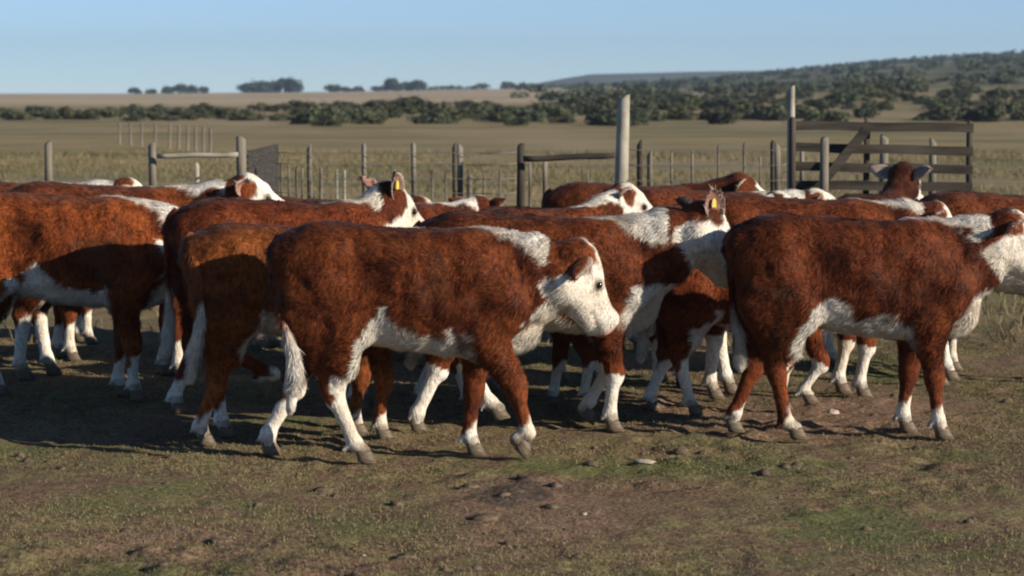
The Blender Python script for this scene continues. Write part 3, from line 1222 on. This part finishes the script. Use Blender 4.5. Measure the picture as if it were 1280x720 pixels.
for tname in ('a',):
    # far-off scrub on the slope and the line of trees along the skyline read as one mass each
    V, F, T = [], [], []
    off = 0
    for i in range(420):
        px = 640 + 780 * rp.random() ** .75
        D = 255 + 520 * rp.random() ** 1.2
        x = gx(px, D)
        zz = float(terrain(np.array([x]), np.array([D]))[0])
        w = (.6 + 2.0 * rp.random() ** 2) * (.6 + D / 700)
        c = [(x + w * (rp.random() - .5) * 1.6, D + w * (rp.random() - .5), zz + w * .22) for _ in range(4)]
        v, f, t = leaves(c, [w * .42] * 4, 80, w * .13, rp, .6)
        t = np.clip(t * .8 + rp.normal(0, .15), 0, 1)
        V.append(v)
        F.append(f + off)
        T.append(t)
        off += len(v)
    o = obj('scrub', foliage_mesh('scrub', np.concatenate(V), np.concatenate(F), np.concatenate(T)))
    tag(o, 'dark green scrub scattered over the far slope on the right', 'scrub', kind='stuff')
    V, F, T = [], [], []
    off = 0
    for px in np.arange(528, 1420, 2.6):
        D = 835 + 30 * rp.random()
        if px < 820 and vnoise(np.array([[px * .05, 0, 0]]), 1, 8)[0] < -.55:
            continue
        x = gx(px, D)
        zz = float(terrain(np.array([x]), np.array([D]))[0])
        w = (1.0 + 1.0 * rp.random()) * (1.3 if px > 880 else 1.0)
        if 595 < px < 640:
            w *= 1.4
        v, f, t = leaves([(x, D, zz + w * .35), (x + .8, D, zz + w * .6)], [w * .6, w * .45], 40, w * .18, rp, .8)
        V.append(v)
        F.append(f + off)
        T.append(t * .4)
        off += len(v)
    o = obj('treeline', foliage_mesh('treeline', np.concatenate(V), np.concatenate(F), np.concatenate(T)))
    tag(o, 'thin dark line of trees along the skyline and up the hill', 'treeline', kind='stuff')

# ------------------------------------------------------------------ fences and gates
def post_geo(H, R, lean=(0, 0), seed=0, flat=False, seg=10, sink=.3, pointed=False):
    r = np.random.default_rng(seed)
    V, F = [], []
    n = 8
    ph = r.random(seg) * .14 - .07
    for i in range(n):
        t = i / (n - 1)
        z = -sink + (H + sink) * t
        rr = R * (1.06 - .14 * t) * (1 + .05 * math.sin(5 * t + seed))
        ox = lean[0] * t + .006 * math.sin(3 * t + seed)
        oy = lean[1] * t
        for k_ in range(seg):
            an = 2 * math.pi * k_ / seg + .3
            if flat:
                q = max(abs(math.cos(an)), abs(math.sin(an)))
                cx, cy = math.cos(an) / q, math.sin(an) / q
            else:
                cx, cy = math.cos(an), math.sin(an)
            zz = z + (.025 * math.cos(an + seed) if i == n - 1 else 0)
            V.append((ox + rr * (1 + ph[k_]) * cx, oy + rr * (1 + ph[k_]) * cy, zz))
    for i in range(n - 1):
        for k_ in range(seg):
            k2 = (k_ + 1) % seg
            F.append((i * seg + k_, i * seg + k2, (i + 1) * seg + k2, (i + 1) * seg + k_))
    V.append((lean[0], lean[1], H + .012))
    for k_ in range(seg):
        F.append(((n - 1) * seg + k_, (n - 1) * seg + (k_ + 1) % seg, len(V) - 1))
    return V, F


def post(parent, px, ytop, D, wpx, mat=None, leanpx=0, seed=0, name='post', flat=False):
    H = zof(ytop, D)
    V, F = post_geo(H, wpx / FPX * D * .5, (leanpx / FPX * D, 0), seed, flat)
    me = poly_mesh(name, V, F, mat or M_WOOD)
    return obj(name, me, parent, Vector((gx(px, D), D, 0)) - (parent.location if parent else Vector()))


def rail_obj(parent, name, p0, p1, r, mat, seed=0, seg=8, flat=1.0, turn=0.0):
    p0, p1 = np.array(p0, float), np.array(p1, float)
    base = np.array(parent.location) if parent else np.zeros(3)
    n = 9
    path = [p0 + (p1 - p0) * i / (n - 1) + np.array([0, 0, .003 * math.sin(i * 1.3 + seed)]) for i in range(n)]
    V, F = [], []
    d = (p1 - p0) / np.linalg.norm(p1 - p0)
    a = np.cross(d, [0, 1, 0])
    a /= np.linalg.norm(a)
    b = np.cross(d, a)
    for i, p in enumerate(path):
        for k_ in range(seg):
            an = 2 * math.pi * k_ / seg + turn
            rr = r * (1 + .04 * math.sin(2.1 * i + k_ + seed))
            V.append(p - base + a * rr * math.cos(an) + b * rr * flat * math.sin(an))
    for i in range(n - 1):
        for k_ in range(seg):
            k2 = (k_ + 1) % seg
            F.append((i * seg + k_, i * seg + k2, (i + 1) * seg + k2, (i + 1) * seg + k_))
    F.append(list(range(seg))[::-1])
    F.append([(n - 1) * seg + q for q in range(seg)])
    return obj(name, poly_mesh(name, V, F, mat, seg > 4), parent)


def P(px, py, D):
    return (gx(px, D), D, zof(py, D))


# left: open wooden frame of two posts and a pale rail
fr = empty('rail_frame', (gx(247, 17), 17, 0))
tag(fr, 'open frame of two grey posts joined by one pale rail, at the far left', 'fence')
post(fr, 191.5, 182, 17, 11, seed=1)
post(fr, 303, 174, 17, 13, seed=2)
rail_obj(fr, 'rail', P(197, 195, 16.93), P(298, 193.5, 16.93), .018, M_PALE, 3)
sp_ = empty('fence_post', (gx(246, 19), 19, 0))
tag(sp_, 'short pale post standing alone under the pale rail', 'post')
post(sp_, 246, 206, 19, 5.5, mat=M_PALE, seed=4)
# netting panel
net = empty('netting_panel', (gx(330, 17.4), 17.4, 0))
tag(net, 'dark grey netting stretched from the leftmost frame to the thin droppers', 'netting')
V, F = [], []
x0, x1 = gx(311, 17.2), gx(347, 20.5)
a0 = np.array([x0, 17.2, 0])
a1 = np.array([x1, 20.5, 0])
base = np.array(net.location)
for i in range(22):
    p = a0 + (a1 - a0) * i / 21 - base
    for z0, z1, dx in ((.1, zof(188, 17.2) - .03 * i / 21, 0),):
        w = .012
        n0 = len(V)
        V += [tuple(p + np.array([-w, 0, z0])), tuple(p + np.array([w, 0, z0])), tuple(p + np.array([w, .004, z1])), tuple(p + np.array([-w, .004, z1]))]
        F.append((n0, n0 + 1, n0 + 2, n0 + 3))
for j in range(26):
    z = .12 + j * .045
    if z > zof(188, 17.2) - .03:
        break
    p, q = a0 - base, a1 - base
    n0 = len(V)
    for e, zz in ((p, z), (q, z), (q, z + .022), (p, z + .022)):
        V.append(tuple(e + np.array([0, -.006, zz])))
    F.append((n0, n0 + 1, n0 + 2, n0 + 3))
obj('net', poly_mesh('net', V, F, M_MESHP, False), net)


def wire_fence(label, posts, wires, D, x0, x1, droppers=(), name='wire_fence'):
    """posts: (px, ytop, width px, material, D offset)"""
    root = empty(name, (gx((x0 + x1) / 2, D), D, 0))
    tag(root, label, 'fence')
    for i, (px, yt, w, m_, dd) in enumerate(posts):
        post(root, px, yt, D + dd, w, mat=m_, seed=int(px) % 17)
    for i, (px, yt, w) in enumerate(droppers):
        post(root, px, yt, D - .02, w, mat=M_WOOD, seed=int(px) % 13, name='dropper')
    for z in wires:
        a = np.array([gx(x0, D), D - .05, z]) - np.array(root.location)
        b = np.array([gx(x1, D), D - .05, z]) - np.array(root.location)
        V_, F_ = tube(np.linspace(a, b, 12) + np.array([[0, 0, -.012 * math.sin(math.pi * ((i * 3) % 11) / 11)] for i in range(12)]), [.0032] * 12, 5)
        obj('wire', poly_mesh('wire', V_, F_, M_WIRE), root)
    return root


wire_fence('wire fence of thin grey posts between the pale railed frame and the dark thick post',
           [(387, 184, 7, M_WOOD, 0), (456, 183, 6.5, M_WOOD, 0), (518, 182, 7, M_WOOD, 0), (567, 182, 5, M_DARKW, .5), (576, 183, 8, M_WOOD, 0)],
           (zof(190, 17.6), zof(204, 17.6), zof(222, 17.6), zof(240, 17.6)), 17.6, 345, 648,
           droppers=[(352, 206, 3), (361, 208, 3), (371, 210, 3), (379, 212, 3)])
wire_fence('lower wire fence of short posts seen behind the thin grey posts',
           [(401, 210, 5, M_WOOD, 0), (421, 214, 3, M_PALE, 0), (430, 215, 3, M_PALE, 0), (540, 214, 3, M_WOOD, 0), (557, 215, 3, M_WOOD, 0), (587.5, 215, 6.5, M_WOOD, 0), (605, 216, 3, M_WOOD, 0), (624, 214, 3, M_WOOD, 0)],
           (zof(218, 22), zof(228, 22)), 22, 395, 650)
tf = empty('railed_fence', (gx(710, 17), 17, 0))
tag(tf, 'dark thick post and tall leaning post joined by one thin dark rail', 'fence')
post(tf, 650, 183, 17, 11, mat=M_DARKW, seed=5)
post(tf, 770, 122, 17, 18, mat=M_PALE, leanpx=9, seed=6)
rail_obj(tf, 'rail', P(654, 199, 16.9), P(768, 194, 16.9), .022, M_WOODR, 2)
post(tf, 682, 200, 17.6, 6, seed=9, name='dropper')
post(tf, 663, 205, 17.8, 4, seed=3, name='dropper')
post(tf, 735, 214, 17.8, 3.5, seed=3, name='dropper')
wire_fence('wire fence of thin droppers between the tall leaning post and the timber gate',
           [(799, 178, 8, M_DARKW, 0), (812, 191, 7.5, M_WOOD, .4), (966, 179, 6, M_DARKW, 0), (972, 182, 8, M_WOOD, .5)],
           (zof(186, 17.4), zof(205, 17.4), zof(224, 17.4)), 17.4, 778, 985,
           droppers=[(840, 192, 3), (866, 190, 3.5), (898, 184, 3), (930, 180, 3.2), (951, 198, 2.6)])
# right: timber gate hung between tall posts
gt = empty('timber_gate', (gx(1060, 16.6), 16.6, 0))
tag(gt, 'grey timber gate of three dark rails with a diagonal brace beside tall posts', 'gate')
for y0, y1 in ((157, 158), (184, 187), (208, 210), (231, 232)):
    rail_obj(gt, 'rail', P(993, y0, 16.55), P(1215, y1 + 2, 16.55), .046, M_WOODR, int(y0), 4, .6, math.pi / 4)
rail_obj(gt, 'brace', P(1082, 162, 16.46), P(1028, 228, 16.46), .046, M_WOODR, 4, 4, .5, math.pi / 4)
post(gt, 1083.5, 151, 16.62, 8, mat=M_DARKW, seed=3, name='stile', flat=True)
post(gt, 1212, 155, 16.62, 8, mat=M_DARKW, seed=8, name='stile', flat=True)
gp = empty('gate_post', (gx(985, 16.7), 16.7, 0))
tag(gp, 'tallest grey post at the left end of the timber gate', 'post')
post(gp, 988, 111, 16.75, 11, mat=M_PALE, seed=7)
gp2 = empty('gate_post', (gx(991, 16.3), 16.3, 0))
tag(gp2, 'dark squat post lashed in front of the tallest gate post', 'post')
post(gp2, 991, 150, 16.4, 9, mat=M_DARKW, seed=8)
for px, yt, w, D, lab in ((1028.5, 175, 12, 16.0, 'thick pale post standing in front of the timber gate rails'),
                          (1003, 187, 6, 18.2, 'thin pale post seen between the gate rails'),
                          (1104, 172, 11, 18.5, 'thick grey post behind the right half of the timber gate'),
                          (1165, 176, 9, 18.5, 'grey post beyond the timber gate near the right edge'),
                          (60, 180, 10, 17.6, 'thick grey post alone near the left edge')):
    e = empty('fence_post', (gx(px, D), D, 0))
    tag(e, lab, 'post')
    post(e, px, yt, D, w, seed=int(px) % 11)
# receding fence, far left
rf = empty('wire_fence', (gx(215, 34), 34, 0))
tag(rf, 'row of small pale posts running away across the pasture at the far left', 'fence')
rp2 = [(150, 150, 26), (164, 151, 27), (178, 152, 28), (195, 153.5, 29.5), (213, 156, 32), (224, 158, 34), (235, 163, 37), (245, 167, 41), (255, 170, 45), (264, 173, 50)]
for i, (px, yb, D) in enumerate(rp2):
    D = 68 - i * 1.2
    H = .66
    V, F = post_geo(H, .035, (0, 0), i, seg=6)
    obj('post', poly_mesh('post', V, F, M_WOOD), rf, (gx(px, D) - rf.location.x, D - rf.location.y, 0))

# ------------------------------------------------------------------ ground litter
def blades(n, x0, x1, y0, y1, hgt, wid, seed, thr=-.2, nsc=1.4):
    r = np.random.default_rng(seed)
    x = x0 + (x1 - x0) * r.random(n)
    y = y0 + (y1 - y0) * r.random(n)
    p = np.stack([x, y, 0 * x], 1)
    keep = fbm(p, nsc, 71, 3) + r.normal(0, .25, n) > thr
    x, y, p = x[keep], y[keep], p[keep]
    n = len(x)
    z = ground_z(x, y)
    p[:, 2] = z - .003
    an = r.random(n) * 6.28
    side = np.stack([np.cos(an), np.sin(an), 0 * an], 1)
    h_ = hgt * (.4 + .9 * r.random(n))
    le = r.normal(0, .7, (n, 3))
    le[:, 2] = 0
    mid = p + np.stack([0 * h_, 0 * h_, h_ * .6], 1) + le * h_[:, None] * .3
    tip = p + np.stack([0 * h_, 0 * h_, h_ * (.75 + .2 * r.random(n))], 1) + le * h_[:, None] * .95
    w_ = wid * (.6 + .8 * r.random(n))[:, None]
    V = np.stack([p - side * w_, p + side * w_, mid + side * w_ * .7, mid - side * w_ * .7, tip], 1).reshape(-1, 3)
    b = np.arange(n)[:, None] * 5
    T = np.concatenate([b + np.array([[0, 1, 2]]), b + np.array([[0, 2, 3]]), b + np.array([[3, 2, 4]])], 1).reshape(-1, 3)
    g = sstep(-.2, .6, fbm(p * [1, 1, 0], .9, 73, 2)) * .7 + r.random(n) * .5
    return V, T, np.repeat(g, 5)


def grass_material():
    m, nt, bs = new_mat('short_grass')
    at = nd(nt, 'ShaderNodeAttribute', attribute_name='tint')
    c = mix(nt, ramp(nt, at.outputs['Fac'], .1, 1.0), (.205, .165, .085), (.075, .095, .027))
    nt.links.new(c, bs.inputs['Base Color'])
    bs.inputs['Roughness'].default_value = .8
    bs.inputs['Specular IOR Level'].default_value = .15
    return m


M_GRASS = grass_material()
V, T, g = blades(190000, -3.6, 3.6, 7.3, 14.5, .015, .0020, 5, -.15)
me = np_mesh('grass', V, T, M_GRASS, True)
me.attributes.new('tint', 'FLOAT', 'POINT').data.foreach_set('value', g.astype(np.float32))
tag(obj('grass', me), 'short grazed grass in patches on the trampled ground', 'grass', kind='stuff')
V, T, g = blades(90000, -13, 13, 14.5, 60, .11, .006, 6, -.3, .25)
me = np_mesh('pasture_grass', V, T, M_GRASS, True)
me.attributes.new('tint', 'FLOAT', 'POINT').data.foreach_set('value', (g * .55).astype(np.float32))
tag(obj('pasture_grass', me), 'dry taller grass of the open pasture behind the pens', 'grass', kind='stuff')


def lump(rx, ry, rz, seed, n=14, m=9):
    V, F = [], []
    for i in range(m + 1):
        for k_ in range(n):
            th, ph = math.pi * .5 * i / m, 2 * math.pi * k_ / n
            V.append((math.sin(th + .0001) * math.cos(ph), math.sin(th + .0001) * math.sin(ph), math.cos(th)))
    V = np.array(V)
    nz = 1 + .32 * fbm(V, 1.6, seed, 3) + .10 * vnoise(V, 6, seed)
    V = V * nz[:, None] * np.array([rx, ry, rz]) - np.array([0, 0, rz * .12])
    for i in range(m):
        for k_ in range(n):
            k2 = (k_ + 1) % n
            F.append((i * n + k_, (i + 1) * n + k_, (i + 1) * n + k2, i * n + k2))
    return V, F


def on_ground(px, py):
    D = CAM_H / math.tan(PITCH + math.atan((py - 360) / FPX))
    x = gx(px, D)
    return x, D, float(ground_z(np.array([x]), np.array([D]))[0])


for px, py, w, h_, lab, mt in (
        (505, 694, 30, 9, 'dark dung clod at the lower left of centre near the bottom', M_CLOD),
        (603, 650, 38, 11, 'largest flat dark dung pat in the bare patch in front of the calves', M_CLOD),
        (585, 608, 26, 8, 'dark clod on the near edge of the bare patch under the main calf', M_CLOD),
        (660, 600, 34, 9, 'long dark clod at the far edge of the bare patch', M_CLOD),
        (695, 606, 20, 8, 'small dark clod right of the long dark clod', M_CLOD),
        (690, 636, 30, 7, 'flat brown clod right of the largest dung pat', M_CLOD),
        (402, 612, 26, 8, 'dark clod in front of the main calf hind foot', M_CLOD),
        (495, 628, 20, 7, 'small brown clod between the hind foot and the bare patch', M_CLOD),
        (270, 672, 30, 8, 'dark clod at the lower left of the trampled ground', M_CLOD),
        (1045, 516, 17, 7, 'pale stone on the bare ground under the right hand calf', M_STONE),
        (806, 578, 26, 5, 'flat pale dry dung pat on the greenest grass', M_STONE),
        (731, 645, 7, 4, 'tiny white stone right of the bare patch', M_STONE),
        (452, 695, 7, 4, 'tiny white stone near the bottom left', M_STONE)):
    x, y, z = on_ground(px, py)
    s = y / FPX
    V, F = lump(w * s * .5, w * s * .42, h_ * s * .7, int(px))
    o = obj('stone' if mt is M_STONE else 'dung_clod', poly_mesh('clod', V, F, mt), None, (x, y, z))
    tag(o, lab, 'stone' if 'stone' in lab else 'dung', None)
    o.name = 'stone' if 'stone' in lab else 'dung_clod'
V, F = [], []
rc = np.random.default_rng(91)
off = 0
for i in range(450):
    x, y = rc.uniform(-3.2, 3.2), rc.uniform(7.4, 13.5)
    dens = fbm(np.array([[x, y, 0]]), 1.1, 77, 2)[0]
    if dens + rc.normal(0, .3) < .1:
        continue
    r_ = .007 + .022 * rc.random() ** 3
    v, f = lump(r_ * 1.4, r_ * 1.2, r_ * .9, i, 7, 3)
    v = v + np.array([x, y, float(ground_z(np.array([x]), np.array([y]))[0])])
    V.append(v)
    F += [tuple(off + q for q in ff) for ff in f]
    off += len(v)
tag(obj('crumbs_of_mud', poly_mesh('crumbs', np.concatenate(V), F, M_CLOD)), 'small crumbs of dry mud and dung over the trampled ground', 'mud', kind='stuff')

# ------------------------------------------------------------------ the herd
def stand(a, b, c_, d):
    return dict(hind=[(a, 0, .25), (b, 0, .25)], fore=[(c_, 0, .2), (d, 0, .2)])


calf('nearest calf walking in profile with white crest, belly patch and lowered face', 352, 9.98, 0, 1.0, hairs=120000, h=.0105, seed=3,
     poll=(1.325, .02, .945), hyaw=24, hpitch=60, crest=.0, hk=1.12,
     hind=[(.36, 0, .45), (-.075, 0, .05)], fore=[(1.03, .05, -.5, .10), (.835, .0, .25)],
     sock=(.02, .35, .72, .75), ears=((-.5, -1.1), (.1, -.3)),
     tail=[(.0, 0, .985), (-.035, -.01, .92), (-.03, -.08, .78), (.03, -.19, .60), (.07, -.22, .44), (.05, -.21, .24)])
calf('orange brown calf with hanging tail, half hidden by the rump of the nearest calf', 238, 10.45, 10, .965, (1.5, 1.75, 1.6), hairs=70000, seed=5,
     poll=(1.27, .05, .98), hyaw=10, hpitch=62, crest=.0, sock=(.8, .8, .9, .9), stripe=0,
     belly=[(.18, .40), (.24, .50), (.32, .62), (.46, .64), (.60, .60), (.8, .56), (.87, .48), (.93, .42)],
     tail=[(.0, 0, .985), (-.02, -.07, .95), (.02, -.20, .84), (.035, -.235, .68), (.02, -.23, .54), (-.02, -.20, .33)],
     **stand(.05, .16, .90, .80))
calf('dark red calf with a long back and raised hind foot behind the orange brown calf', 222, 11.25, 22, 1.04, (.95, .85, .85), hairs=50000, seed=8, tagged=1,
     poll=(1.08, .05, 1.10), hyaw=20, hpitch=38, crest=.0, hk=1.05, sock=(.95, .6, .6, .6), earout={-1: (-.05, -.35, 1.0), 1: (-.45, .55, .8)}, earred=.02, earopen=(.2, -1.0, 0), face=.06, crestx=(.70, 1.0),
     hind=[(.36, .13, -.75), (.02, 0, .2)], fore=[(.86, 0, .2), (.95, 0, .2)])
calf('calf at the left edge with a white crest stripe and hidden head', -62, 11.95, 0, 1.05, (1.3, 1.25, 1.1), hairs=30000, seed=11,
     poll=(1.24, .02, .93), hyaw=10, hpitch=55, crest=.0, **stand(.1, .2, .93, .82))
calf('calf with raised head and slanting white face above the dark red long back', 8, 12.85, 0, 1.06, hairs=30000, seed=13,
     poll=(1.27, .0, 1.075), hyaw=14, hpitch=28, crest=.03, ears=((.3, .1), (.2, .1)), face=.0, **stand(.1, .2, .93, .82))
calf('calf at the far left edge showing only part of its white face over the backs', -112, 13.7, 0, 1.05, hairs=20000, seed=15,
     poll=(1.26, .0, 1.03), hyaw=8, hpitch=48, crest=.02, **stand(.1, .2, .93, .82))
calf('calf behind the nearest one with broad white crest, yellow ear tag, face turned away', 528, 10.85, 3, 1.0, (.95, .92, .9), hairs=80000, seed=17, tagged=1,
     poll=(1.385, .05, 1.075), hyaw=36, hpitch=56, crest=.0, hk=1.14, earout={-1: (-.12, -.30, 1.0)}, earred=.02, face=.0, ears=((.25, 2.4), (.1, .5)), crestw=.07, brisket=.6,
     hind=[(-.03, 0, .0), (.37, .03, .5)], fore=[(.90, 0, .15), (.78, .03, -.3)], sock=(-.3, -.3, -.2, -.2), earopen=(.3, -1.2, 0))
calf('right hand calf with red legs, small white feet and a white belly', 922, 10.66, 0, 1.0, (.92, .88, .95), hairs=110000, h=.0115, seed=21,
     poll=(1.30, .02, 1.05), hyaw=10, hpitch=50, crest=.0, sock=(.93, .93, .7, .7), stripe=0,
     hind=[(.27, 0, .55), (-.0, 0, -.05)], fore=[(.95, 0, .2), (.82, 0, .2)],
     belly=[(.20, .36), (.24, .42), (.33, .58), (.42, .68), (.50, .66), (.55, .58), (.64, .56), (.8, .55), (.87, .46), (.93, .42)],
     tail=[(.0, 0, .985), (-.01, .03, .93), (-.02, .07, .78), (-.01, .09, .60), (.02, .1, .46), (.03, .1, .3)])
calf('small light red calf glimpsed under the neck of the tagged calf', 815, 11.42, 3, .86, (1.15, 1.1, 1.1), hairs=40000, seed=23,
     poll=(1.27, .02, .90), hyaw=5, hpitch=60, crest=.0,
     belly=[(.0, .50), (.2, .52), (.34, .53), (.46, .53), (.62, .55), (.8, .56), (.9, .48), (.93, .42)],
     hind=[(.24, 0, .3), (.02, 0, .1)], fore=[(.92, .06, .5), (.80, 0, .2)], sock=(.1, .1, -.2, .3))
calf('small calf with a woolly white head turned away above the tagged calf back', 603, 12.0, 50, .96, hairs=40000, seed=27,
     poll=(1.27, -.02, 1.13), hyaw=-35, hpitch=34, crest=.04, ears=((.3, .0), (.1, .0)), face=-.02, **stand(.1, .2, .93, .82))
calf('calf at the back with dark neck and white muzzle, left of the thin fence droppers', 690, 14.9, 0, .98, (.7, .65, .65), hairs=20000, seed=29,
     poll=(1.24, .0, 1.10), hyaw=12, hpitch=28, crest=.02, face=.12, crestw=0, polltuft=0, **stand(.1, .2, .93, .82))
calf('calf with brown and white mottled head low behind the right hand calf back', 822, 12.45, 52, .95, hairs=20000, seed=31,
     poll=(1.22, -.05, 1.08), hyaw=-40, hpitch=25, crest=.02, eyepatch=.05, **stand(.1, .2, .93, .82))
calf('calf with its whole white head just over the backs below the pale gate post', 778, 14.3, 0, .97, hairs=20000, seed=33,
     poll=(1.23, .0, 1.03), hyaw=12, hpitch=22, crest=.03, face=-.03, **stand(.1, .2, .93, .82))
calf('tall dark calf facing away at the right with two raised ears against the gate', 1064, 14.9, 62, .90, (.5, .42, .45), hairs=20000, seed=35,
     poll=(1.18, .0, 1.24), hyaw=0, hpitch=35, hk=1.3, crest=.0, face=.10, crestw=0, polltuft=0, earwhite=.3, ears=((.1, .1), (.1, .1)), **stand(.1, .2, .93, .82))
calf('calf behind the right hand calf with a white streak along its withers', 868, 12.05, 0, 1.03, (.95, .9, .9), hairs=40000, seed=37,
     poll=(1.25, .02, .99), hyaw=10, hpitch=52, crest=.0, crestw=.035, sock=(-.2, -.2, -.4, -.4), **stand(.1, .2, .86, .78))
calf('calf with two dark ears and a white poll, left of the dark thick post', 362, 13.05, 16, .95, (.7, .65, .65), hairs=20000, seed=39,
     poll=(1.20, .10, 1.045), hyaw=60, hpitch=35, crest=.0, ears=((.0, .4), (.0, .4)), **stand(.1, .2, .93, .82))
calf('calf showing one dark ear over the backs, below the paired thin posts', 300, 14.25, 0, .92, (.8, .75, .75), hairs=20000, seed=41,
     poll=(1.23, .02, 1.03), hyaw=20, hpitch=40, crest=.0, **stand(.1, .2, .93, .82))
calf('calf at the right edge behind the right hand calf, walking the same way', 1150, 12.6, 0, 1.02, hairs=25000, seed=43,
     poll=(1.25, .02, 1.02), hyaw=5, hpitch=50, crest=.0, **stand(.1, .2, .93, .82))
calf('small calf deep in the herd, only its legs seen under the nearest calf chin', 528, 11.62, 0, .86, hairs=20000, seed=45,  # filler animal added so its body shades the gap between the legs
     poll=(1.24, .02, .90), hyaw=5, hpitch=60, crest=.0, sock=(.3, .2, .1, .2), hind=[(.30, 0, .4), (-.02, 0, 0)], fore=[(1.0, .03, .5), (.78, 0, 0)])
calf('calf deep in the herd, seen only under the belly of the right hand calf', 1008, 13.25, 0, .92, hairs=15000, seed=47,  # added behind the others to darken the opening under the belly
     poll=(1.24, .02, .90), hyaw=5, hpitch=60, crest=.0, **stand(.1, .2, .93, .82))
calf('calf deep in the herd, seen between the legs at the left edge', -60, 14.6, 0, .95, hairs=15000, seed=49,  # filler added at the back to keep the left leg gap dark
     poll=(1.24, .02, .90), hyaw=5, hpitch=60, crest=.0, **stand(.1, .2, .93, .82))
calf('calf deep in the herd, glimpsed between the legs behind the nearest calf head', 482, 13.8, 0, .86, hairs=12000, seed=51,  # extra body packed in to deepen the shade between the legs
     poll=(1.22, .02, .90), hyaw=5, hpitch=60, crest=.0, **stand(.1, .2, .93, .82))

# ------------------------------------------------------------------ air between the camera and the far trees
hm_, nt, bs_ = new_mat('haze_air')
nt.nodes.remove(bs_)
pv = nd(nt, 'ShaderNodeVolumePrincipled')
pv.inputs['Color'].default_value = (.62, .80, 1.0, 1)
pv.inputs['Density'].default_value = .00030
pv.inputs['Anisotropy'].default_value = .3
nt.links.new(pv.outputs[0], nt.nodes['Material Output'].inputs['Volume'])
hx0, hx1, hy0, hy1, hz0, hz1 = -2550, 2550, -70, 2700, -45, 60
hv = [(x, y, z) for z in (hz0, hz1) for x, y in ((hx0, hy0), (hx1, hy0), (hx1, hy1), (hx0, hy1))]
hf_ = [(0, 3, 2, 1), (4, 5, 6, 7), (0, 1, 5, 4), (1, 2, 6, 5), (2, 3, 7, 6), (3, 0, 4, 7)]
tag(obj('haze', poly_mesh('haze', hv, hf_, hm_, False)), 'thin blue haze over the far pasture', 'haze', kind='stuff')
